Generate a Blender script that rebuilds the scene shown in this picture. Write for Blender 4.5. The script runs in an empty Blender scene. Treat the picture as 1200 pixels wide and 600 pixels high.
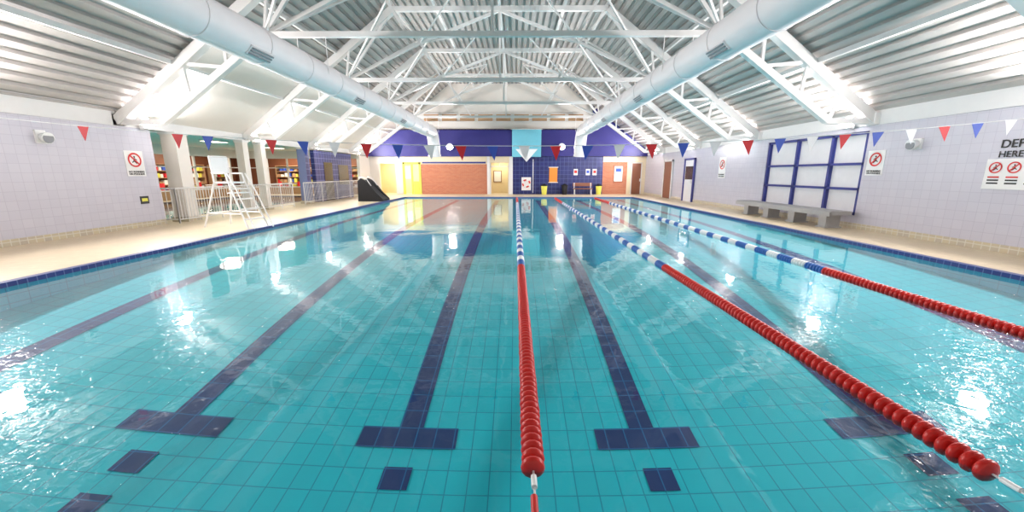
import bpy, math, random
from mathutils import Vector, Matrix
random.seed(4)
scene=bpy.context.scene
C=bpy.context
# ------------------------------------------------------------------ materials
def newmat(name):
    m=bpy.data.materials.new(name); m.use_nodes=True
    nt=m.node_tree; b=nt.nodes['Principled BSDF']; return m,nt,b
def mat(name,col,rough=0.5,metal=0.0,emit=0.0,noise=0.06,scale=6.0,ecol=None):
    m,nt,b=newmat(name)
    b.inputs['Roughness'].default_value=rough
    b.inputs['Metallic'].default_value=metal
    if noise>0:
        g=nt.nodes.new('ShaderNodeNewGeometry')
        n=nt.nodes.new('ShaderNodeTexNoise'); n.inputs['Scale'].default_value=scale
        n.inputs['Detail'].default_value=4
        nt.links.new(g.outputs['Position'],n.inputs['Vector'])
        mx=nt.nodes.new('ShaderNodeMix'); mx.data_type='RGBA'
        mx.inputs['A'].default_value=(*[c*(1-noise) for c in col],1)
        mx.inputs['B'].default_value=(*[min(1,c*(1+noise)) for c in col],1)
        nt.links.new(n.outputs['Fac'],mx.inputs['Factor'])
        nt.links.new(mx.outputs['Result'],b.inputs['Base Color'])
    else: b.inputs['Base Color'].default_value=(*col,1)
    if emit>0:
        b.inputs['Emission Color'].default_value=(*(ecol or col),1)
        b.inputs['Emission Strength'].default_value=emit
    return m
def tilemat(name,c1,c2,grout,axes,w,h,mortar=0.004,offset=0.0,rough=0.35,bump=0.0,phase=(0,0)):
    m,nt,b=newmat(name)
    g=nt.nodes.new('ShaderNodeNewGeometry')
    s=nt.nodes.new('ShaderNodeSeparateXYZ'); nt.links.new(g.outputs['Position'],s.inputs[0])
    c=nt.nodes.new('ShaderNodeCombineXYZ')
    nt.links.new(s.outputs[axes[0]],c.inputs[0]); nt.links.new(s.outputs[axes[1]],c.inputs[1])
    ad=nt.nodes.new('ShaderNodeVectorMath'); ad.operation='ADD'; ad.inputs[1].default_value=(phase[0],phase[1],0)
    nt.links.new(c.outputs[0],ad.inputs[0])
    br=nt.nodes.new('ShaderNodeTexBrick'); br.offset=offset; br.squash=1.0
    br.inputs['Scale'].default_value=1.0
    br.inputs['Color1'].default_value=(*c1,1); br.inputs['Color2'].default_value=(*c2,1)
    br.inputs['Mortar'].default_value=(*grout,1); br.inputs['Mortar Size'].default_value=mortar
    br.inputs['Mortar Smooth'].default_value=0.2
    br.inputs['Brick Width'].default_value=w; br.inputs['Row Height'].default_value=h
    nt.links.new(ad.outputs[0],br.inputs['Vector'])
    nt.links.new(br.outputs['Color'],b.inputs['Base Color'])
    b.inputs['Roughness'].default_value=rough
    if bump>0:
        bp=nt.nodes.new('ShaderNodeBump'); bp.inputs['Strength'].default_value=bump; bp.inputs['Distance'].default_value=0.005; bp.invert=True
        nt.links.new(br.outputs['Fac'],bp.inputs['Height']); nt.links.new(bp.outputs[0],b.inputs['Normal'])
    return m
WHITE=mat('white_paint',(0.71,0.71,0.71),0.45,noise=0.03)
STEELW=mat('white_steel',(0.84,0.83,0.82),0.35,noise=0.03)
PLASTER=mat('plaster_white',(0.73,0.70,0.66),0.7,noise=0.03,scale=2)
CREAM=mat('cream_paint',(0.76,0.66,0.47),0.6)
ROOFM=mat('profiled_metal_deck',(0.51,0.485,0.465),0.5,0.0,noise=0.08,scale=1.2)
DUCTM=mat('duct_white',(0.78,0.76,0.78),0.45,0.0,noise=0.03,scale=3)
GRILLE=mat('grille_grey',(0.25,0.26,0.28),0.5)
WALLTX=tilemat('wall_tile_side',(0.545,0.54,0.61),(0.52,0.515,0.59),(0.45,0.44,0.52),(1,2),0.2,0.2,0.005,rough=0.25)
SKIRT=tilemat('skirting_tile',(0.55,0.48,0.32),(0.45,0.40,0.32),(0.6,0.58,0.5),(1,2),0.15,0.15,0.01)
BLUET=tilemat('blue_wall_tile_x',(0.008,0.012,0.10),(0.012,0.018,0.14),(0.08,0.11,0.28),(0,2),0.3,0.3,0.012)
BLUETY=tilemat('blue_wall_tile_y',(0.010,0.016,0.12),(0.014,0.022,0.16),(0.18,0.22,0.42),(1,2),0.3,0.3,0.012)
BRICK=tilemat('red_brick',(0.42,0.11,0.05),(0.50,0.17,0.08),(0.45,0.28,0.2),(0,2),0.225,0.075,0.01,0.5,0.8)
DECKM=tilemat('deck_tile',(0.66,0.55,0.38),(0.62,0.51,0.35),(0.52,0.43,0.29),(0,1),0.15,0.15,0.006,rough=0.4)
FLOORT=tilemat('pool_floor_tile',(0.0,0.475,0.565),(0.0,0.445,0.535),(0.0,0.25,0.36),(0,1),0.2,0.25,0.006,rough=0.7,phase=(0.04,0.03))
MARKT=tilemat('pool_mark_tile',(0.0,0.022,0.135),(0.0,0.018,0.115),(0.0,0.12,0.30),(0,1),0.2,0.25,0.006,rough=0.7,phase=(0.04,0.03))
POOLW=tilemat('pool_wall_tile',(0.0,0.40,0.50),(0.0,0.36,0.47),(0.005,0.22,0.3),(1,2),0.25,0.12,0.006)
EDGEB=tilemat('edge_blue_tile',(0.01,0.025,0.15),(0.01,0.03,0.18),(0.08,0.12,0.28),(0,1),0.12,0.12,0.008)
NAVY=mat('navy_panel',(0.014,0.012,0.155),0.5)
LBLUE=mat('light_blue_fabric',(0.16,0.52,0.66),0.7)
FRAMEB=mat('blue_frame',(0.02,0.03,0.20),0.4)
FROST=mat('frosted_pane',(0.70,0.70,0.72),0.35,noise=0.05)
RED=mat('red_plastic',(0.56,0.014,0.010),0.35,noise=0.1)
REDF=mat('red_fabric',(0.65,0.02,0.03),0.6)
BLUP=mat('blue_plastic',(0.02,0.12,0.42),0.3)
BLUF=mat('blue_fabric',(0.03,0.09,0.50),0.6)
WHP=mat('white_plastic',(0.8,0.82,0.82),0.3)
WHF=mat('white_fabric',(0.85,0.87,0.9),0.6)
STEEL=mat('stainless_steel',(0.70,0.70,0.70),0.3,0.5)
CONC=mat('bench_concrete',(0.36,0.36,0.36),0.6,noise=0.15)
BLACK=mat('black_vinyl',(0.006,0.006,0.008),0.8)
DARK=mat('dark_glass',(0.05,0.03,0.025),0.2)
BROWN=mat('brown_wood',(0.22,0.08,0.04),0.5)
TAN=mat('tan_panel',(0.42,0.26,0.14),0.6)
YEL=mat('yellow_panel',(0.70,0.68,0.10),0.5)
ORNG=mat('orange_panel',(0.8,0.25,0.03),0.5)
SIGNR=mat('sign_red',(0.6,0.02,0.02),0.5,noise=0)
SIGNK=mat('sign_black',(0.02,0.02,0.02),0.5,noise=0)
SIGNW=mat('sign_white',(0.80,0.80,0.80),0.5,noise=0)
WARM=mat('lit_corridor_wall',(0.80,0.68,0.44),0.6)
LENS=mat('lamp_lens',(1,1,1),0.3,emit=60,noise=0,ecol=(1,0.96,0.88))
LENSW=mat('ceiling_light_lens',(1,0.9,0.7),0.3,emit=8,noise=0,ecol=(1,0.85,0.6))
# water
def water_mat(name,bumpdist):
    m=bpy.data.materials.new(name); m.use_nodes=True; nt=m.node_tree; N=nt.nodes; L=nt.links
    for n in list(N): N.remove(n)
    out=N.new('ShaderNodeOutputMaterial')
    g=N.new('ShaderNodeNewGeometry')
    n1=N.new('ShaderNodeTexNoise'); n1.inputs['Scale'].default_value=0.8; n1.inputs['Detail'].default_value=1.0; n1.inputs['Distortion'].default_value=0.3
    n2=N.new('ShaderNodeTexNoise'); n2.inputs['Scale'].default_value=8.0; n2.inputs['Detail'].default_value=1.5
    n3=N.new('ShaderNodeTexNoise'); n3.inputs['Scale'].default_value=14.0; n3.inputs['Detail'].default_value=2.0; n3.inputs['Distortion'].default_value=0.5
    for q in (n1,n2,n3): L.new(g.outputs['Position'],q.inputs['Vector'])
    mu=N.new('ShaderNodeMath'); mu.operation='MULTIPLY_ADD'; mu.inputs[1].default_value=0.13
    L.new(n2.outputs['Fac'],mu.inputs[0]); L.new(n1.outputs['Fac'],mu.inputs[2])
    bp=N.new('ShaderNodeBump'); bp.inputs['Strength'].default_value=1.0; bp.inputs['Distance'].default_value=bumpdist
    L.new(mu.outputs[0],bp.inputs['Height'])
    bf=N.new('ShaderNodeBump'); bf.inputs['Strength'].default_value=1.0; bf.inputs['Distance'].default_value=0.010
    L.new(n3.outputs['Fac'],bf.inputs['Height']); L.new(bp.outputs[0],bf.inputs['Normal'])
    dot=N.new('ShaderNodeVectorMath'); dot.operation='DOT_PRODUCT'
    L.new(bp.outputs[0],dot.inputs[0]); L.new(g.outputs['Incoming'],dot.inputs[1])
    ab=N.new('ShaderNodeMath'); ab.operation='ABSOLUTE'; L.new(dot.outputs['Value'],ab.inputs[0])
    om=N.new('ShaderNodeMath'); om.operation='SUBTRACT'; om.inputs[0].default_value=1.0; om.use_clamp=True; L.new(ab.outputs[0],om.inputs[1])
    pw=N.new('ShaderNodeMath'); pw.operation='POWER'; pw.inputs[1].default_value=4.6; L.new(om.outputs[0],pw.inputs[0])
    ma=N.new('ShaderNodeMath'); ma.operation='MULTIPLY_ADD'; ma.inputs[1].default_value=0.90; ma.inputs[2].default_value=0.022; ma.use_clamp=True
    L.new(pw.outputs[0],ma.inputs[0])
    tr=N.new('ShaderNodeBsdfTransparent'); tr.inputs['Color'].default_value=(0.88,0.99,0.995,1)
    gl=N.new('ShaderNodeBsdfGlossy'); gl.inputs['Roughness'].default_value=0.0; gl.inputs['Color'].default_value=(1,1,1,1)
    g2=N.new('ShaderNodeBsdfGlossy'); g2.inputs['Roughness'].default_value=0.10
    L.new(bp.outputs[0],gl.inputs['Normal']); L.new(bf.outputs[0],g2.inputs['Normal'])
    gm=N.new('ShaderNodeMixShader'); gm.inputs[0].default_value=0.13; L.new(gl.outputs[0],gm.inputs[1]); L.new(g2.outputs[0],gm.inputs[2])
    mx=N.new('ShaderNodeMixShader'); L.new(ma.outputs[0],mx.inputs[0]); L.new(tr.outputs[0],mx.inputs[1]); L.new(gm.outputs[0],mx.inputs[2])
    L.new(mx.outputs[0],out.inputs['Surface'])
    return m
WATER=water_mat('pool_water_surface',0.009)
# ------------------------------------------------------------------ mesh builder
class MB:
    def __init__(s): s.v=[]; s.f=[]; s.mi=[]; s.mats=[]; s.sm=[]
    def m(s,mt):
        if mt not in s.mats: s.mats.append(mt)
        return s.mats.index(mt)
    def add(s,vs,fs,mt,smooth=False):
        o=len(s.v); s.v+= [tuple(v) for v in vs]; k=s.m(mt)
        for f in fs: s.f.append(tuple(o+i for i in f)); s.mi.append(k); s.sm.append(smooth)
    def box(s,lo,hi,mt):
        x0,y0,z0=lo; x1,y1,z1=hi
        vs=[(x0,y0,z0),(x1,y0,z0),(x1,y1,z0),(x0,y1,z0),(x0,y0,z1),(x1,y0,z1),(x1,y1,z1),(x0,y1,z1)]
        s.add(vs,[(0,3,2,1),(4,5,6,7),(0,1,5,4),(1,2,6,5),(2,3,7,6),(3,0,4,7)],mt)
    def beam(s,p0,p1,w,h,mt,up=(0,1,0)):
        p0=Vector(p0);p1=Vector(p1); d=(p1-p0).normalized(); u=Vector(up)
        if abs(d.dot(u))>0.98: u=Vector((1,0,0))
        a=d.cross(u).normalized(); b=a.cross(d).normalized()
        vs=[]
        for p in (p0,p1):
            for sa,sb in ((-1,-1),(1,-1),(1,1),(-1,1)): vs.append(p+a*(sa*w/2)+b*(sb*h/2))
        s.add(vs,[(0,1,2,3),(7,6,5,4),(0,4,5,1),(1,5,6,2),(2,6,7,3),(3,7,4,0)],mt)
    def tube(s,pts,r,mt,seg=10,cap=True,smooth=True):
        pts=[Vector(p) for p in pts]; n=len(pts); rs=r if isinstance(r,list) else [r]*n
        vs=[]; fs=[]; prev=None
        for i,p in enumerate(pts):
            d=((pts[min(i+1,n-1)]-pts[i])+(pts[i]-pts[max(i-1,0)]))
            if d.length<1e-9: d=Vector((0,0,1))
            d.normalize()
            if prev is None:
                u=Vector((1,0,0)) if abs(d.x)<0.9 else Vector((0,1,0))
            else: u=prev
            a=(u-d*u.dot(d)).normalized(); prev=a; b=d.cross(a)
            for k in range(seg):
                t=2*math.pi*k/seg; vs.append(p+a*math.cos(t)*rs[i]+b*math.sin(t)*rs[i])
        for i in range(n-1):
            for k in range(seg):
                k2=(k+1)%seg; fs.append((i*seg+k,i*seg+k2,(i+1)*seg+k2,(i+1)*seg+k))
        s.add(vs,fs,mt,smooth)
        if cap:
            s.add(vs[:seg],[tuple(reversed(range(seg)))],mt); s.add(vs[-seg:],[tuple(range(seg))],mt)
    def obj(s,name,parent=None):
        me=bpy.data.meshes.new(name); me.from_pydata(s.v,[],s.f); me.update()
        for mt in s.mats: me.materials.append(mt)
        for p,k,sm in zip(me.polygons,s.mi,s.sm): p.material_index=k; p.use_smooth=sm
        o=bpy.data.objects.new(name,me); scene.collection.objects.link(o)
        if parent: o.parent=parent
        return o
def empty(name,loc=(0,0,0)):
    e=bpy.data.objects.new(name,None); e.location=loc; scene.collection.objects.link(e); return e
def simple(name,lo,hi,mt):
    b=MB(); b.box(lo,hi,mt); return b.obj(name)
# ------------------------------------------------------------------ dimensions
XL,XR=-10.8,9.6; XC=-0.6; HW=10.2
PL,PR=-7.25,7.65; PY0,PY1=0.8,25.8
YB,YF=-4.0,29.5; DZ=0.06
EZ=3.2; SL=0.75; FZ=7.8; FU=HW-(FZ-EZ)/SL   # flat half width
# ------------------------------------------------------------------ pool floor
ctrl=[(0.8,1.45),(2.0,1.36),(3.1,1.24),(3.6,1.16),(4.5,0.98),(6,0.72),(8.4,0.42),(11,0.22),(13.4,0.12),(18,0.08),(25.8,0.06)]
def dep(x,y):
    d=ctrl[-1][1]
    if y<=ctrl[0][0]: d=ctrl[0][1]
    else:
        for (a,da),(b,db) in zip(ctrl,ctrl[1:]):
            if a<=y<=b:
                t=(y-a)/(b-a); d=da+(db-da)*t; break
    return d*max(0.3,(1-0.012*x*x))
def smoothdep(x,y):
    return sum(dep(x,y+k*0.35) for k in (-2,-1,0,1,2))/5
def strip(b,x0,x1,y0,y1,mt,dz=0.0,nx=1,step=0.25):
    ny=max(1,int(round((y1-y0)/step))); vs=[];fs=[]
    for j in range(ny+1):
        y=y0+(y1-y0)*j/ny
        for i in range(nx+1):
            x=x0+(x1-x0)*i/nx; vs.append((x,y,-smoothdep(x,y)+dz))
    for j in range(ny):
        for i in range(nx):
            a=j*(nx+1)+i; fs.append((a,a+1,a+nx+2,a+nx+1))
    b.add(vs,fs,mt,True)
b=MB(); strip(b,PL,PR,PY0,PY1,FLOORT,0,60,0.2); b.obj('pool_floor')
b=MB()
for x in (-6.0,-3.55,-1.12,1.36,3.8,6.3):
    w=0.13
    strip(b,x-w,x+w,3.55,24.2,MARKT,0.006,1,0.2)
    strip(b,x-0.51,x+0.51,3.46,3.73,MARKT,0.007,6,0.1)
    strip(b,x-0.51,x+0.51,24.0,24.25,MARKT,0.007,4,0.1)
    strip(b,x-0.135,x+0.135,3.0,3.24,MARKT,0.006,2,0.1)
    strip(b,x-0.135,x+0.135,2.55,2.78,MARKT,0.006,2,0.1)
b.obj('lane_marking')
def pside(lo,hi):
    b=MB(); b.box(lo,(hi[0],hi[1],0.0),POOLW); b.box((lo[0],lo[1],0.0),(hi[0],hi[1],DZ-0.012),EDGEB); b.obj('pool_side')
pside((PL-0.15,PY0,-1.6),(PL,PY1)); pside((PR,PY0,-1.6),(PR+0.15,PY1)); pside((PL-0.15,PY0-0.15,-1.6),(PR+0.15,PY0)); pside((PL-0.15,PY1,-1.6),(PR+0.15,PY1+0.15))
b=MB()
b.add([(PL,PY0,0),(PR,PY0,0),(PR,PY1,0),(PL,PY1,0)],[(0,1,2,3)],WATER); b.obj('pool_water')
b=MB(); e=0.14
b.box((PL-e,PY0-e,DZ-0.012),(PL,PY1+e,DZ+0.01),EDGEB); b.box((PR,PY0-e,DZ-0.012),(PR+e,PY1+e,DZ+0.01),EDGEB)
b.box((PL,PY0-e,DZ-0.012),(PR,PY0,DZ+0.01),EDGEB); b.box((PL,PY1,DZ-0.012),(PR,PY1+e,DZ+0.01),EDGEB)
b.obj('trim_pool_edge')
b=MB()
b.box((XL,YB,-0.2),(PL-0.15,YF,DZ),DECKM); b.box((PR+0.15,YB,-0.2),(XR,YF,DZ),DECKM)
b.box((PL-0.15,YB,-0.2),(PR+0.15,PY0-0.15,DZ),DECKM); b.box((PL-0.15,PY1+0.15,-0.2),(PR+0.15,YF,DZ),DECKM)
b.obj('floor')
# ------------------------------------------------------------------ walls
AO=11.9   # annex opening start
b=MB(); b.box((XL-0.2,YB,0),(XL,AO,2.85),WALLTX); b.box((XL-0.2,YB,2.85),(XL+0.02,AO,EZ+0.1),WHITE); b.obj('wall_left')
b=MB()
b.box((XR,YB,0),(XR+0.2,11.1,2.85),WALLTX)
b.box((XR,11.1,0),(XR+0.2,15.4,0.42),WALLTX); b.box((XR,11.1,2.72),(XR+0.2,15.4,2.85),WALLTX)
b.box((XR-0.02,YB,2.85),(XR+0.2,15.4,EZ+0.1),WHITE); b.obj('wall_right')
b=MB(); b.box((XR,15.4,0),(XR+0.2,YF,2.85),WALLTX); b.box((XR-0.02,15.4,2.85),(XR+0.2,YF,EZ+0.1),WHITE); b.obj('wall_right_far')
b=MB(); b.box((XL-0.2,YB-0.2,0),(XR+0.2,YB,8),PLASTER); b.obj('wall_back')
b=MB(); b.box((XL,YB,DZ),(XL+0.02,AO,DZ+0.15),SKIRT); b.obj('baseboard_left')
b=MB(); b.box((XR-0.02,YB,DZ),(XR,YF,DZ+0.15),SKIRT); b.obj('baseboard_right')
b=MB()
b.box((XR+0.12,11.1,0.42),(XR+0.15,15.4,2.72),FROST)
for y in (11.15,12.35,13.85,15.35): b.box((XR+0.02,y-0.045,0.42),(XR+0.12,y+0.045,2.72),FRAMEB)
for z in (0.46,1.15,1.85,2.68): b.box((XR+0.02,11.1,z-0.035),(XR+0.12,15.4,z+0.035),FRAMEB)
b.obj('window_1')
y0,y1=YF,YF+0.2
def fw(x0,x1,z0,z1,mt,yo=0):
    b=MB(); b.box((x0,y0-yo,z0),(x1,y1,z1),mt); b.obj('wall_far')
fw(-10.8,-10.1,DZ,2.8,PLASTER); fw(-8.9,-8.4,DZ,2.8,PLASTER); fw(-10.1,-8.9,2.3,2.8,PLASTER); fw(-8.4,-7.0,2.4,2.8,CREAM)
fw(-7.0,-2.1,DZ,2.25,BRICK); fw(-7.0,-2.1,2.25,2.8,CREAM)
fw(-2.1,-1.9,DZ,2.8,WHITE,0.1); fw(-1.9,-0.45,2.35,2.8,CREAM); fw(-0.45,-0.2,DZ,2.8,WHITE,0.15)
fw(-0.2,6.45,DZ,2.8,BLUET); fw(6.45,8.25,DZ,2.4,BRICK); fw(6.45,9.6,2.4,2.8,CREAM); fw(8.25,8.55,DZ,2.4,CREAM); fw(9.35,9.6,DZ,2.4,CREAM)
roofz=lambda x: min(FZ,EZ+SL*(HW-abs(x-XC)))
b=MB(); yb=YF-0.3
b.box((XL,yb,2.8),(XR,YF+0.2,3.2),NAVY)
pts=[(XL,3.2),(XR,3.2),(5.5,roofz(5.5)),(5.5,4.7),(-8.7,4.7)]
b.add([(x,yb,z) for x,z in pts],[(0,1,2,3,4)],NAVY)
b.obj('wall_far_bulkhead')
b=MB()
pts=[(-8.7,4.7),(5.5,4.7),(5.5,roofz(5.5)),(XC+FU,FZ),(XC-FU,FZ),(-8.7,roofz(-8.7))]
b.add([(x,YF-0.05,z) for x,z in pts],[tuple(range(6))],PLASTER)
b.box((XL,yb,4.64),(5.5,YF,4.7),WHITE)
for i in range(9):
    x=-6.6+i*1.3
    b.box((x,YF-0.1,5.25),(x+1.05,YF-0.05,5.75),TAN); b.box((x-0.04,YF-0.13,5.2),(x+1.09,YF-0.1,5.26),WHITE); b.box((x-0.04,YF-0.13,5.74),(x+1.09,YF-0.1,5.8),WHITE)
b.obj('wall_far_gable')
simple('wall_corridor',(-10.8,YF+2.2,0),(9.6,YF+2.3,2.8),WARM); simple('ceiling_corridor',(-10.8,YF+0.2,2.75),(9.6,YF+2.3,2.85),WARM); simple('floor_corridor',(-10.8,YF,-0.1),(9.6,YF+2.3,DZ-0.002),DECKM)
simple('wall_corridor',(-10.9,YF+0.2,0),(-10.8,YF+2.3,2.8),WARM); simple('wall_corridor',(9.6,YF+0.2,0),(9.7,YF+2.3,2.8),WARM)
b=MB()
b.box((-8.38,YF-0.02,DZ),(-8.22,YF+0.1,2.38),YEL); b.box((-7.18,YF-0.02,DZ),(-7.02,YF+0.1,2.38),YEL); b.box((-8.35,YF-0.02,2.24),(-7.05,YF+0.1,2.38),YEL); b.box((-7.76,YF,DZ),(-7.64,YF+0.1,2.28),YEL)
b.box((-8.2,YF+0.02,1.2),(-7.8,YF+0.06,2.1),SIGNW); b.box((-7.6,YF+0.02,DZ),(-7.2,YF+0.06,1.0),YEL)
b.obj('door_1')
b=MB()
b.box((8.6,YF+0.05,DZ),(9.3,YF+0.1,2.3),BROWN); b.box((8.56,YF,DZ),(8.62,YF+0.05,2.38),WHITE); b.box((9.28,YF,DZ),(9.34,YF+0.05,2.38),WHITE); b.box((8.56,YF,2.3),(9.34,YF+0.05,2.38),WHITE)
b.box((9.2,YF-0.02,1.0),(9.26,YF+0.05,1.2),STEEL); b.obj('door_2')
b=MB()
b.box((-1.89,YF,DZ),(-1.82,YF+0.1,2.34),WHITE); b.box((-0.53,YF,DZ),(-0.46,YF+0.1,2.34),WHITE); b.box((-1.89,YF,2.05),(-0.46,YF+0.1,2.12),WHITE); b.box((-1.2,YF,2.12),(-1.15,YF+0.1,2.34),WHITE)
b.obj('door_3')
b=MB(); b.box((-1.75,YF+2.15,0.9),(-1.1,YF+2.19,1.8),BROWN); b.box((-1.7,YF+2.13,0.95),(-1.15,YF+2.15,1.75),SIGNW); b.obj('corridor_poster')
b=MB(); b.box((2.5,YF-0.05,0.95),(3.1,YF-0.01,2.0),ORNG); b.box((2.44,YF-0.06,0.9),(3.16,YF-0.02,0.95),WHITE); b.box((2.44,YF-0.06,2.0),(3.16,YF-0.02,2.05),WHITE); b.obj('notice_board')
b=MB(); b.box((7.3,YF-0.05,1.0),(7.9,YF-0.01,2.1),SIGNW); b.box((7.25,YF-0.06,0.95),(7.95,YF-0.02,1.0),BROWN); b.box((7.25,YF-0.06,2.1),(7.95,YF-0.02,2.15),BROWN); b.box((7.4,YF-0.06,1.7),(7.8,YF-0.045,1.95),BLUF); b.obj('notice_board')
b=MB()
for x in (4.3,5.2,5.7):
    b.box((x,YF-0.04,1.45),(x+0.3,YF-0.005,1.9),SIGNW); b.box((x+0.05,YF-0.05,1.6),(x+0.25,YF-0.035,1.8),random.choice([SIGNR,BLUF]))
b.obj('safety_poster')
# life ring station on the tiled wall
b=MB(); b.box((0.45,YF-0.06,0.35),(1.15,YF-0.01,1.3),SIGNW)
ring=[(0.8+0.26*math.cos(t*math.pi/12),YF-0.1,0.85+0.26*math.sin(t*math.pi/12)) for t in range(25)]
for i in range(24):
    b.tube([ring[i],ring[i+1]],0.06,RED if (i//3)%2==0 else WHP,10,cap=False)
b.tube([(1.3,YF-0.06,DZ+0.1),(1.3,YF-0.06,2.6)],0.025,WHP,8); b.obj('life_ring_station')
b=MB(); b.box((-6.9,YF-0.04,2.3),(-2.2,YF-0.005,2.42),FRAMEB)
b.obj('trim_1')
b=MB(); yy=YF-0.42
b.box((-0.25,yy,2.75),(1.85,yy+0.02,4.65),LBLUE); b.add([(0.0,yy-0.01,3.3),(1.6,yy-0.01,3.3),(0.8,yy-0.01,2.4)],[(0,1,2)],WHF)
b.tube([(-0.35,yy,4.68),(1.95,yy,4.68)],0.03,WHITE); b.obj('hanging_banner')
# ------------------------------------------------------------------ annex (learner pool hall) with glazed viewing area behind
AX=-20.0
simple('wall_annex',(-20,8.8,0),(XL-0.2,9,3.2),PLASTER)
simple('wall_annex',(AX-0.15,9,0),(AX,18.5,3.2),PLASTER)
simple('wall_annex',(AX-0.15,18.5,0),(AX,YF,0.55),TAN); simple('wall_annex',(AX-0.15,18.5,2.65),(AX,YF,3.2),WHITE)
simple('wall_annex',(AX,YF,0),(XL-0.1,YF+0.15,0.55),TAN); simple('wall_annex',(AX,YF,2.65),(XL-0.1,YF+0.15,3.2),WHITE)
simple('wall_viewing_room',(AX-3.2,18,0),(AX-3.1,YF+3.2,3.2),BROWN); simple('wall_viewing_room',(AX-3.1,YF+3.1,0),(XL-0.1,YF+3.2,3.2),BROWN); simple('wall_viewing_room',(AX-3.1,17.9,0),(AX-0.15,18,3.2),BROWN)
simple('floor_viewing_room',(AX-3.1,18,-0.1),(AX-0.15,YF+3.1,DZ),BROWN); simple('floor_viewing_room',(AX-0.15,YF+0.15,-0.1),(XL-0.1,YF+3.1,DZ),BROWN)
simple('ceiling_viewing_room',(AX-3.2,17.9,3.2),(AX-0.1,YF+3.2,3.3),PLASTER); simple('ceiling_viewing_room',(AX-0.1,YF+0.2,3.2),(XL-0.1,YF+3.2,3.3),PLASTER)
simple('ceiling_annex',(-20.2,8.8,3.2),(XL-0.02,YF+0.2,3.3),PLASTER)
b=MB()
b.box((-20,9,-0.2),(-18.6,YF,DZ),DECKM); b.box((-12.0,9,-0.2),(XL,YF,DZ),DECKM); b.box((-18.6,9,-0.2),(-12.0,13.2,DZ),DECKM); b.box((-18.6,27,-0.2),(-12.0,YF,DZ),DECKM)
b.obj('floor_annex')
b=MB(); b.box((-18.6,13.2,-0.5),(-12,27,-0.4),FLOORT)
for lo,hi in (((-18.7,13.1,-0.5),(-18.6,27.1,DZ+0.01)),((-12,13.1,-0.5),(-11.9,27.1,DZ+0.01)),((-18.6,13.1,-0.5),(-12,13.2,DZ+0.01)),((-18.6,27,-0.5),(-12,27.1,DZ+0.01))): b.box(lo,hi,EDGEB)
b.add([(-18.6,13.2,0.02),(-12,13.2,0.02),(-12,27,0.02),(-18.6,27,0.02)],[(0,1,2,3)],WATER)
b.obj('learner_pool')
b=MB()
for i in range(8): b.box((AX-0.1,18.5+i*1.55,0.55),(AX+0.02,18.6+i*1.55,2.65),WHITE)
b.box((AX-0.1,18.5,0.55),(AX+0.03,YF,0.63),WHITE); b.box((AX-0.1,18.5,1.95),(AX+0.02,YF,2.01),WHITE)
b.obj('window_2')
b=MB()
for i in range(7): b.box((AX+i*1.5,YF-0.02,0.55),(AX+0.09+i*1.5,YF+0.1,2.65),WHITE)
b.box((AX,YF-0.03,0.55),(XL-0.1,YF+0.1,0.63),WHITE); b.box((AX,YF-0.02,1.95),(XL-0.1,YF+0.1,2.01),WHITE)
b.obj('window_3')
def shelf(x,y,alongy):
    b=MB(); L=2.0
    def bx(a0,a1,d0,d1,z0,z1,mt):
        if alongy: b.box((x+d0,y+a0,z0),(x+d1,y+a1,z1),mt)
        else: b.box((x+a0,y-d1,z0),(x+a1,y-d0,z1),mt)
    bx(0,0.05,0,0.4,DZ,2.2,TAN); bx(L-0.05,L,0,0.4,DZ,2.2,TAN); bx(0,L,0,0.02,DZ,2.2,BROWN)
    for z in (0.4,0.85,1.3,1.75,2.17):
        bx(0.05,L-0.05,0,0.4,z-0.02,z+0.02,TAN)
        if z<2.1:
            a=0.1
            while a<L-0.3:
                w_=random.uniform(0.1,0.28); h_=random.uniform(0.12,0.34)
                bx(a,a+w_,0.1,0.35,z+0.02,z+0.02+h_,random.choice([REDF,BLUF,YEL,WHP,DARK,TAN,WHP])); a+=w_+random.uniform(0.02,0.15)
    b.obj('display_shelf')
for y in (21.5,24.2,26.9,29.6): shelf(AX-3.08,y,True)
for x in (-19.5,-16.9,-14.3): shelf(x,YF+3.08,False)
def chair(x,y):
    b=MB(); b.box((x-0.22,y-0.22,DZ+0.42),(x+0.22,y+0.22,DZ+0.46),REDF); b.box((x-0.24,y-0.22,DZ+0.46),(x-0.2,y+0.22,DZ+0.9),REDF)
    for sx in (-.2,.2):
        for sy in (-.2,.2): b.tube([(x+sx,y+sy,DZ),(x+sx,y+sy,DZ+0.42)],0.015,STEEL,6)
    b.obj('spectator_chair')
def table(x,y):
    b=MB(); b.tube([(x,y,DZ+0.7),(x,y,DZ+0.74)],0.42,WHP,24); b.tube([(x,y,DZ+0.02),(x,y,DZ+0.7)],0.035,STEEL,10); b.tube([(x,y,DZ),(x,y,DZ+0.02)],0.25,STEEL,20); b.obj('cafe_table')
for (x,y) in ((AX-1.6,22),(AX-1.6,25),(AX-1.6,28),(-17.5,YF+1.4),(-14.5,YF+1.4)): table(x,y); chair(x-0.75,y); chair(x+0.75,y)
def column(y,w,mt,name='column'):
    b=MB(); b.box((XL-w/2,y-w/2,DZ),(XL+w/2,y+w/2,2.85),mt); b.box((XL-w/2-0.04,y-w/2-0.04,DZ),(XL+w/2+0.04,y+w/2+0.04,DZ+0.15),SKIRT)
    b.box((XL-w/2-0.03,y-w/2-0.03,2.77),(XL+w/2+0.03,y+w/2+0.03,2.85),WHITE); b.obj(name)
column(12.7,0.46,PLASTER); column(15.8,0.3,PLASTER); column(16.9,0.3,PLASTER); column(20.3,0.4,BLUETY)
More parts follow.
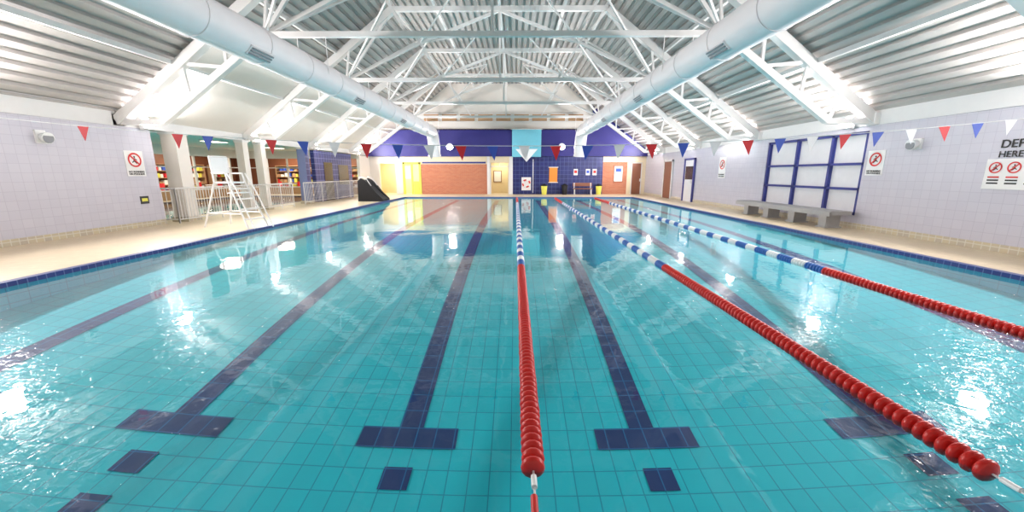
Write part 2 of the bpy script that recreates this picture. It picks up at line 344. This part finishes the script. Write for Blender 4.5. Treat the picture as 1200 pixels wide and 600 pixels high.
b=MB(); b.box((XL-0.2,21.4,DZ),(XL,26.2,2.8),BLUETY); b.box((XL-0.01,22.4,DZ),(XL+0.02,23.4,2.2),DARK); b.box((XL-0.01,24.2,0.9),(XL+0.02,25.6,2.1),DARK); b.obj('wall_left_tiled')
b=MB(); b.box((XL-0.2,27.6,DZ),(XL,YF,2.8),PLASTER); b.obj('wall_left_end')
b=MB(); b.box((XL-0.2,AO,2.85),(XL+0.05,YF,EZ+0.1),WHITE); b.obj('trim_lintel')
b=MB(); o=-0.14
def rz(x): return EZ+SL*(HW-abs(x-XC))
x0,x1=XL,-8.25
b.add([(x0,11.4,rz(x0)+o),(x1,11.4,rz(x1)+o),(x1,YF-0.3,rz(x1)+o),(x0,YF-0.3,rz(x0)+o),(x0,11.4,rz(x0)),(x1,11.4,rz(x1)),(x1,YF-0.3,rz(x1)),(x0,YF-0.3,rz(x0))],
      [(0,3,2,1),(0,1,5,4),(1,2,6,5),(2,3,7,6)],PLASTER); b.obj('ceiling_bulkhead')
# railing
b=MB(); xr=-10.45
def rail(b,p,q):
    p=Vector(p);q=Vector(q); L=(q-p).length; n=int(L/0.12); d=(q-p)/L
    b.tube([p+Vector((0,0,1.07)),q+Vector((0,0,1.07))],0.028,STEEL,8); b.tube([p+Vector((0,0,0.12)),q+Vector((0,0,0.12))],0.02,STEEL,6)
    for i in range(n+1):
        a=p+d*(L*i/n); main=(i%15==0 or i==n)
        b.tube([a+Vector((0,0,0 if main else 0.12)),a+Vector((0,0,1.07))],0.025 if main else 0.011,STEEL,6)
rail(b,(xr,12.0,DZ),(xr,18.4,DZ)); rail(b,(xr,19.4,DZ),(xr,26.8,DZ)); rail(b,(xr,12.0,DZ),(XL-0.1,12.0,DZ))
b.obj('guard_railing')
# ------------------------------------------------------------------ roof
b=MB()
def secpts():
    out=[]; A=[(-HW-0.3,EZ-0.225),(-FU,FZ),(FU,FZ),(HW+0.3,EZ-0.225)]
    for (a,c) in zip(A,A[1:]):
        a=Vector(a);c=Vector(c); L=(c-a).length; n=round(L/0.28); t=(c-a)/L; nn=Vector((-t.y,t.x))
        for i in range(n):
            s0=L*i/n; p=L/n
            for (fr,h) in ((0,0),(0.55,0),(0.62,0.09),(0.93,0.09)): out.append(a+t*(s0+fr*p)+nn*h)
    out.append(Vector(A[-1])); return out
sp=secpts()
vs=[(XC+p.x,YB-0.2,p.y) for p in sp]+[(XC+p.x,YF+0.2,p.y) for p in sp]; n=len(sp)
b.add(vs,[(i,i+n,i+n+1,i+1) for i in range(n-1)],ROOFM); b.obj('ceiling')
def truss(Y):
    b=MB()
    T=lambda s,u,z:(XC+s*u,Y,z)
    oc=lambda u: 2.98+(7.52-2.98)*(10.15-u)/(10.15-4.0)
    for s in (-1,1):
        b.beam(T(s,10.15,oc(10.15)),T(s,4.0,oc(4.0)),0.24,0.24,STEELW)
        b.beam(T(s,8.95,2.95),T(s,5.9,5.1),0.17,0.17,STEELW)
        b.beam(T(s,10.2,2.95),T(s,8.87,2.95),0.14,0.14,STEELW)
        inn=lambda u: 2.95+(5.1-2.95)*(8.95-u)/(8.95-5.9)
        for (ui,uo) in ((8.95,9.2),(8.1,9.2),(8.1,8.2),(7.0,8.2),(7.0,7.0),(5.9,7.0),(5.9,5.7)):
            b.beam(T(s,ui,inn(ui)),T(s,uo,oc(uo)),0.07,0.07,STEELW)
        b.beam(T(s,5.9,5.1),T(s,4.0,7.5),0.09,0.09,STEELW)
        b.beam(T(s,5.9,5.1),T(s,3.0,6.4),0.10,0.10,STEELW)
        b.beam(T(s,3.0,6.4),T(s,0,7.5),0.10,0.10,STEELW)
        b.beam(T(s,3.0,6.4),T(s,4.0,7.5),0.07,0.07,STEELW)
        b.beam(T(s,3.0,6.4),T(s,2.2,5.1),0.07,0.07,STEELW)
        b.box((XC+s*10.18-0.12,Y-0.16,2.86),(XC+s*10.18+0.0,Y+0.16,3.15),STEELW)
    b.beam(T(-1,5.95,5.1),T(1,5.95,5.1),0.13,0.13,STEELW)
    b.beam(T(-1,4.0,7.55),T(1,4.0,7.55),0.16,0.16,STEELW)
    b.beam(T(1,0,5.1),T(1,0,7.5),0.07,0.07,STEELW)
    b.obj('roof_truss')
TY=[1.0,6.0,11.0,16.0,21.0,26.0]
for Y in TY: truss(Y)
b=MB()
for u in (-2.4,2.4,0): b.beam((XC+u,YB,7.68),(XC+u,YF,7.68),0.1,0.12,STEELW,up=(0,0,1))
for s in (-1,1):
    for u in (4.0,6.2,8.4):
        z=EZ+SL*(HW-u)-0.12; b.beam((XC+s*u,YB,z),(XC+s*u,YF,z),0.08,0.12,STEELW,up=(0,0,1))
    b.beam((XC+s*5.9,YB,5.1),(XC+s*5.9,YF-0.3,5.1),0.08,0.08,STEELW,up=(0,0,1))
for Y in TY[:-1]:
    for s in (-1,1):
        b.beam((XC+s*5.9,Y,5.1),(XC+s*3.0,Y+2.5,7.55),0.06,0.06,STEELW); b.beam((XC+s*5.9,Y+5,5.1),(XC+s*3.0,Y+2.5,7.55),0.06,0.06,STEELW)
        b.beam((XC+s*3.0,Y,6.4),(XC+s*1.0,Y+2.5,7.55),0.05,0.05,STEELW); b.beam((XC+s*3.0,Y+5,6.4),(XC+s*1.0,Y+2.5,7.55),0.05,0.05,STEELW)
b.obj('roof_bracing')
# ------------------------------------------------------------------ ducts
def duct(x,z,r,yend,zend):
    b=MB(); pts=[(x,YB+0.1,z),(x,yend-0.9,z)]
    for k in range(1,9):
        a=math.pi/2*k/8*0.85; pts.append((x,yend-0.9+0.9*math.sin(a),z-0.9*(1-math.cos(a))))
    lx,ly,lz=pts[-1]; pts.append((x,ly+0.12,zend))
    b.tube(pts,r,DUCTM,28)
    for i in range(18):
        y=YB+1+i*1.65
        if y<yend-1: b.tube([(x,y,z),(x,y+0.05,z)],r+0.015,DUCTM,28)
    for i in range(5):
        y=3.3+i*5.0; s=-1 if x>0 else 1
        c=Vector((x+s*r*0.72,y,z-r*0.72)); a=Vector((s,0,-1)).normalized()
        b.beam(c-a*0.03+Vector((0,-0.35,0)),c-a*0.03+Vector((0,0.35,0)),0.2,0.08,DUCTM,up=a)
        for q in range(3):
            t=Vector((1*s,0,1)).normalized()*(-0.06+0.06*q)
            b.beam(c+a*0.02+t+Vector((0,-0.32,0)),c+a*0.02+t+Vector((0,0.32,0)),0.03,0.03,GRILLE,up=a)
    for Y in TY:
        for sx in (-1,1): b.tube([(x+sx*r,Y,z),(x+sx*r,Y,5.1)],0.012,STEELW,6)
    b.tube([(x,pts[-1][1]-0.005,zend+0.02),(x,pts[-1][1]+0.01,zend-0.08)],r+0.04,DUCTM,28)
    b.obj('ventilation_duct')
duct(-5.3,4.15,0.37,26.2,2.75); duct(4.2,4.2,0.37,26.2,2.75)
# ------------------------------------------------------------------ lamps
def area(name,loc,dirv,power,sx,sy,col,parent=None):
    l=bpy.data.lights.new(name,'AREA'); l.shape='RECTANGLE'; l.size=sx; l.size_y=sy; l.energy=power; l.color=col
    o=bpy.data.objects.new(name,l); o.location=loc; o.rotation_euler=Vector(dirv).to_track_quat('-Z','Y').to_euler()
    scene.collection.objects.link(o)
    if parent: o.parent=parent
    return o
def uplight(x,y,z,nx,power):
    e=empty('wall_floodlight')
    b=MB(); d=Vector((nx,0,0.22)).normalized(); c=Vector((x+nx*0.22,y,z))
    b.beam(c-d*0.14,c-d*0.01,0.34,0.26,WHITE,up=(0,1,0)); b.beam(c-d*0.012,c,0.28,0.2,LENS)
    b.beam((x,y,z-0.05),c-d*0.12,0.05,0.05,STEELW); b.obj('housing',e)
    area('lamp',c+d*0.03,d,power,0.5,0.35,(1,0.94,0.93),e)
PW=375
for y in (2.2,7.2,11.6,16.4,21.4,27.0):
    uplight(XL+0.02,y,3.0,1,PW); uplight(XR-0.02,y,3.0,-1,PW)
for x in (-4.7,3.3):
    e=empty('spotlight'); b=MB(); b.tube([(x,YF-0.3,3.5),(x,YF-0.5,3.5)],0.05,STEELW,10); b.tube([(x,YF-0.5,3.5),(x,YF-0.72,3.45)],[0.12,0.24],STEELW,16)
    b.tube([(x,YF-0.722,3.45),(x,YF-0.73,3.45)],0.22,LENS,16); b.obj('housing',e)
    area('lamp',(x,YF-0.78,3.44),(0,-1,-0.1),140,0.4,0.4,(1,0.95,0.92),e)
for (x,y) in ((-15,15),(-15,20),(-15,25),(-21.5,23),(-21.5,27),(-18,31),(-14,31)):
    e=empty('ceiling_light'); b=MB(); b.box((x-0.3,y-0.6,3.12),(x+0.3,y+0.6,3.2),WHITE); b.box((x-0.26,y-0.56,3.11),(x+0.26,y+0.56,3.12),LENSW); b.obj('housing',e)
    area('lamp',(x,y,3.08),(0,0,-1),130,0.5,1.1,(1,0.87,0.68),e)
for x in (-9.5,-7.7,-1.1,8.9):
    e=empty('ceiling_light'); b=MB(); b.box((x-0.3,YF+0.9,2.68),(x+0.3,YF+1.5,2.75),WHITE); b.obj('housing',e)
    area('lamp',(x,YF+1.2,2.66),(0,0,-1),55,0.5,0.5,(1,0.88,0.62),e)
# ------------------------------------------------------------------ lane ropes
def rope(x,yr):
    b=MB(); seg=14; pitch=0.066; y=1.82; prof=[(0,0.022),(0.010,0.054),(0.022,0.066),(0.038,0.066),(0.050,0.054),(0.060,0.022)]
    zc=0.012
    while y<25.2:
        if y<yr or y>21.2: mt=RED
        else: mt=BLUP if (int((y-yr)/0.36)%2==0) else WHP
        vs=[];fs=[]
        jx=random.uniform(-.002,.002)
        for (dy,r) in prof:
            for k in range(seg):
                t=2*math.pi*k/seg; vs.append((x+jx+r*math.cos(t),y+dy,zc+r*math.sin(t)))
        for a in range(len(prof)-1):
            for k in range(seg): fs.append((a*seg+k,(a+1)*seg+k,(a+1)*seg+(k+1)%seg,a*seg+(k+1)%seg))
        fs.append(tuple(range(seg))); fs.append(tuple(reversed(range((len(prof)-1)*seg,len(prof)*seg))))
        b.add(vs,fs,mt,True); y+=pitch
    b.tube([(x,0.81,0.03),(x,1.0,0.02),(x,1.85,zc)],0.006,STEEL,6); b.tube([(x,25.2,zc),(x,25.78,0.04)],0.006,STEEL,6)
    b.tube([(x-0.005,1.52,0.025),(x-0.005,1.64,0.022)],0.018,RED,10); b.tube([(x,1.70,0.02),(x,1.78,0.015)],0.016,WHP,10)
    b.obj('lane_rope')
for x,yr in ((0.10,6.5),(2.56,6.45),(5.12,6.3)): rope(x,yr)
# ------------------------------------------------------------------ bunting
b=MB(); YN=5.6
zs=lambda x: 1.96+0.0075*(x-0)**2
b.tube([(x*0.4,YN,zs(x*0.4)) for x in range(-27,25)],0.005,WHP,6)
fx=[-6.0,-4.7,-4.28]+[-3.84+0.44*i for i in range(25)]
fc=['r','r','b']+['wrb'[i%3] for i in range(25)]
for x,c in zip(fx,fc):
    if c=='w' and x<-3.5: continue
    mt={'r':REDF,'b':BLUF,'w':WHF}[c]; z=zs(x); w=0.08; h=0.2; tw=random.uniform(-.03,.03)
    vs=[(x-w,YN,z),(x+w,YN,z),(x+tw,YN+random.uniform(-.03,.03),z-h)]
    vs+= [(v[0],v[1]+0.003,v[2]) for v in vs]
    b.add(vs,[(0,2,1),(3,4,5),(0,3,5,2),(1,2,5,4),(0,1,4,3)],mt)
b.obj('flag_bunting')
# ------------------------------------------------------------------ lifeguard chair
def lifeguard(name,x,y,rot,sc=1.0):
    b=MB(); r=0.024
    for s in (-1,1):
        b.tube([(0.75,s*0.32,0),(0.18,s*0.25,1.25),(0.12,s*0.25,1.5)],r,STEELW,8)
        b.tube([(-0.75,s*0.38,0),(-0.32,s*0.25,1.25),(-0.38,s*0.25,1.95)],r,STEELW,8)
        b.tube([(-0.34,s*0.27,1.5),(0.1,s*0.27,1.5)],r,STEELW,8)
        b.tube([(-0.60,s*0.35,0.4),(0.57,s*0.30,0.4)],r*0.8,STEELW,8)
        b.tube([(0.95,s*0.3,0),(0.45,s*0.28,1.1),(0.2,s*0.27,1.5)],r*0.8,STEELW,8)
    for t in (0.2,0.42,0.64,0.86): b.tube([(0.75-0.57*t,-0.31,1.25*t),(0.75-0.57*t,0.31,1.25*t)],r*0.9,STEELW,8)
    b.tube([(-0.62,-0.36,0.4),(-0.62,0.36,0.4)],r*0.8,STEELW,8); b.tube([(-0.38,-0.25,1.95),(-0.38,0.25,1.95)],r,STEELW,8)
    b.box((-0.32,-0.24,1.22),(0.18,0.24,1.27),WHP); b.box((-0.39,-0.23,1.5),(-0.35,0.23,1.93),WHP)
    b.box((0.1,-0.25,0.95),(0.34,0.25,0.98),WHP)
    o=b.obj(name); o.location=(x,y,DZ); o.rotation_euler=(0,0,rot); o.scale=(sc,)*3; return o
lifeguard('lifeguard_chair',-8.15,11.3,math.radians(-15),1.02)
# ------------------------------------------------------------------ bench
b=MB(); x0,x1=8.75,9.35
b.box((x0,10.9,DZ+0.38),(x1,15.6,DZ+0.48),CONC); b.box((x0-0.02,10.9,DZ+0.35),(x0+0.03,15.6,DZ+0.47),CONC)
for y in (11.3,12.6,13.9,15.1): b.box((x0+0.12,y-0.14,DZ),(x1-0.08,y+0.14,DZ+0.38),CONC); b.box((x0+0.08,y-0.18,DZ),(x1-0.04,y+0.18,DZ+0.04),CONC)
for i in range(5): b.box((x0+0.02+i*0.12,10.9,DZ+0.48),(x0+0.11+i*0.12,15.6,DZ+0.495),CONC)
b.obj('poolside_bench')
# ------------------------------------------------------------------ black slide at the far left corner
b=MB(); hx,hy=-8.05,22.2
prof=[(-0.75,0.0),(-0.7,1.1),(-0.5,1.25),(-0.25,1.15),(0.1,0.85),(0.4,0.5),(0.7,0.25),(0.85,0.12),(0.85,0.0)]
prof=[(px*0.85,pz) for px,pz in prof]
for (ya2,yb2,hh) in ((-.6,-.42,1.0),(-.42,.42,0.82),(.42,.6,1.0)):
    vs=[(hx+px,hy+ya2,DZ+0.01+pz*hh) for px,pz in prof]+[(hx+px,hy+yb2,DZ+0.01+pz*hh) for px,pz in prof]; n=len(prof)
    b.add(vs,[tuple(range(n)),tuple(reversed(range(n,2*n)))]+[(i,i+n,(i+1)%n+n,(i+1)%n) for i in range(n)],BLACK)
for s in (-1,1):
    b.tube([(hx-.6,hy+s*.5,DZ+1.05),(hx-.42,hy+s*.5,DZ+1.35),(hx-.15,hy+s*.5,DZ+1.25),(hx+.1,hy+s*.5,DZ+0.85)],0.025,STEEL,8)
b.tube([(hx-.68,hy-.3,DZ),(hx-.68,hy-.3,DZ+1.1)],0.03,STEEL,8); b.tube([(hx-.68,hy+.3,DZ),(hx-.68,hy+.3,DZ+1.1)],0.03,STEEL,8)
for t in (0.3,0.6,0.9): b.tube([(hx-.68,hy-.3,DZ+t),(hx-.68,hy+.3,DZ+t)],0.02,STEEL,8)
b.obj('poolside_slide')
def bin_(x,y,mt):
    b=MB(); b.tube([(x,y,DZ),(x,y,DZ+0.62)],[0.17,0.23],mt,16); b.tube([(x,y,DZ+0.62),(x,y,DZ+0.68)],0.25,BLACK,16); b.tube([(x,y,DZ+0.68),(x,y,DZ+0.78)],[0.2,0.06],BLACK,16); b.obj('litter_bin')
bin_(2.1,28.9,YEL); bin_(3.6,29.0,BLACK); bin_(6.1,29.0,YEL)
b=MB(); b.box((4.2,28.6,DZ+0.4),(5.6,29.0,DZ+0.46),BROWN)
for x in (4.3,5.5): b.box((x-.03,28.65,DZ),(x+.03,28.95,DZ+0.4),STEEL)
b.box((4.2,29.0,DZ+0.6),(5.6,29.04,DZ+0.85),BROWN)
for x in (4.3,5.5): b.box((x-.03,28.97,DZ+0.4),(x+.03,29.0,DZ+0.85),STEEL)
b.obj('wooden_bench')
# ------------------------------------------------------------------ right wall far doors
b=MB(); X=XR-0.021
b.box((X-0.06,21.3,DZ),(X,21.45,2.4),FRAMEB); b.box((X-0.06,22.5,DZ),(X,22.65,2.4),FRAMEB); b.box((X-0.06,21.3,2.3),(X,22.65,2.4),FRAMEB)
b.box((X-0.03,21.45,DZ),(X,22.5,2.3),FROST); b.box((X-0.05,21.5,DZ+1.2),(X-0.02,22.4,DZ+1.9),DARK); b.box((X-0.07,21.55,1.05),(X-0.03,21.6,1.25),STEEL); b.obj('door_4')
b=MB(); b.box((X-0.05,24.4,DZ),(X,25.6,2.3),BROWN); b.box((X-0.07,24.3,DZ),(X,24.4,2.4),WHITE); b.box((X-0.07,25.6,DZ),(X,25.7,2.4),WHITE); b.box((X-0.07,24.3,2.3),(X,25.7,2.4),WHITE); b.obj('door_5')
# ------------------------------------------------------------------ signs
MR=Matrix(((0,0,-1),(-1,0,0),(0,1,0))); ML=Matrix(((0,0,1),(1,0,0),(0,1,0)))
def text(s,loc,size,M,mt,parent,align='LEFT'):
    c=bpy.data.curves.new('lettering','FONT'); c.body=s; c.size=size; c.extrude=0.003; c.offset=size*0.012; c.align_x=align
    c.materials.append(mt); o=bpy.data.objects.new('lettering',c); o.matrix_world=Matrix.Translation(loc)@M.to_4x4(); scene.collection.objects.link(o); o.parent=parent; return o
def disc(b,c,nx,r,mt,r_in=0,t=0.004,seg=28):
    x,y,z=c; vs=[]
    for k in range(seg):
        a=2*math.pi*k/seg; vs.append((x+nx*t,y+r*math.cos(a),z+r*math.sin(a)))
    if r_in==0: b.add(vs,[tuple(range(seg))],mt)
    else:
        for k in range(seg):
            a=2*math.pi*k/seg; vs.append((x+nx*t,y+r_in*math.cos(a),z+r_in*math.sin(a)))
        b.add(vs,[(k,(k+1)%seg,seg+(k+1)%seg,seg+k) for k in range(seg)],mt)
def prohibit(b,x,y,z,nx,r):
    disc(b,(x,y,z),nx,r,SIGNR,r*0.78,0.008)
    b.beam((x+nx*0.008,y-r*.6,z+r*.6),(x+nx*0.008,y+r*.6,z-r*.6),0.004,r*0.2,SIGNR,up=(0,1,1))
    b.beam((x+nx*0.006,y,z+r*.25),(x+nx*0.006,y-r*.1,z-r*.15),0.004,r*.2,SIGNK); b.beam((x+nx*.006,y-r*.1,z-r*.15),(x+nx*.006,y+r*.3,z-r*.5),0.004,r*.12,SIGNK)
    b.beam((x+nx*.006,y-r*.1,z-r*.15),(x+nx*.006,y-r*.4,z-r*.35),0.004,r*.12,SIGNK); b.beam((x+nx*.006,y,z+r*.2),(x+nx*.006,y+r*.35,z),0.004,r*.1,SIGNK); disc(b,(x,y,z+r*.42),nx,r*.13,SIGNK,0,0.007)
def sign(x,y,z,nx,w,h):
    e=empty('no_running_sign'); b=MB(); b.box((min(x,x+nx*0.01),y-w/2,z-h/2),(max(x,x+nx*0.01),y+w/2,z+h/2),SIGNW)
    prohibit(b,x+nx*0.01,y,z+h*0.14,nx,w*0.36); b.obj('board',e)
    M=MR if nx<0 else ML
    text('NO RUNNING',(x+nx*0.015,y,z-h*0.36),w*0.13,M,SIGNK,e,'CENTER'); text('ON POOLSIDE',(x+nx*0.015,y,z-h*0.45),w*0.13,M,SIGNK,e,'CENTER')
sign(XR,10.75,1.86,-1,0.5,0.65); sign(XL,11.25,1.86,1,0.55,0.7); sign(XR,18.6,1.85,-1,0.6,0.95)
e=empty('pool_depth_sign')
text('DEPTH',(XR-0.012,8.06,2.08),0.22,MR,SIGNK,e); text('HERE IS 1.8m',(XR-0.012,8.06,1.90),0.17,MR,SIGNK,e)
b=MB(); b.box((XR-0.01,7.0,1.28),(XR,8.22,1.87),SIGNW)
for i in range(4): prohibit(b,XR-0.01,8.05-i*0.3,1.70,-1,0.11)
for i in range(4):
    for j in range(3): b.box((XR-0.014,7.96-i*0.3,1.50-j*0.06),(XR-0.01,8.15-i*0.3,1.53-j*0.06),SIGNR if j==0 else SIGNK)
b.obj('board',e)
b=MB(); b.box((XL,11.2,0.72),(XL+0.012,11.46,0.94),SIGNK); b.box((XL+0.012,11.24,0.79),(XL+0.015,11.42,0.88),YEL); b.obj('depth_marker')
b=MB(); b.box((XR-0.05,9.6,2.15),(XR,9.8,2.4),WHP); b.tube([(XR-0.05,9.7,2.28),(XR-0.2,9.7,2.25)],[0.07,0.13],WHP,14); b.tube([(XR-0.2,9.7,2.25),(XR-0.21,9.7,2.25)],0.11,GRILLE,14); b.obj('wall_speaker')
b=MB(); b.box((XL,9.0,2.25),(XL+0.05,9.2,2.55),WHP); b.tube([(XL+0.05,9.1,2.4),(XL+0.2,9.1,2.37)],[0.07,0.13],WHP,14); b.tube([(XL+0.2,9.1,2.37),(XL+0.21,9.1,2.37)],0.11,GRILLE,14); b.obj('wall_speaker')
# ------------------------------------------------------------------ world + camera
w=bpy.data.worlds.new('World'); scene.world=w; w.use_nodes=True; w.node_tree.nodes['Background'].inputs[0].default_value=(0.6,0.7,0.9,1); w.node_tree.nodes['Background'].inputs[1].default_value=0.3
cam=bpy.data.cameras.new('Camera'); co=bpy.data.objects.new('Camera',cam); scene.collection.objects.link(co)
co.location=(0,0,1.59); co.rotation_euler=(math.radians(90-12),0,math.radians(0.5))
cam.sensor_width=36; cam.lens=13.68; cam.clip_start=0.05; cam.clip_end=200
scene.camera=co
scene.view_settings.view_transform='Standard'; scene.view_settings.exposure=0.0
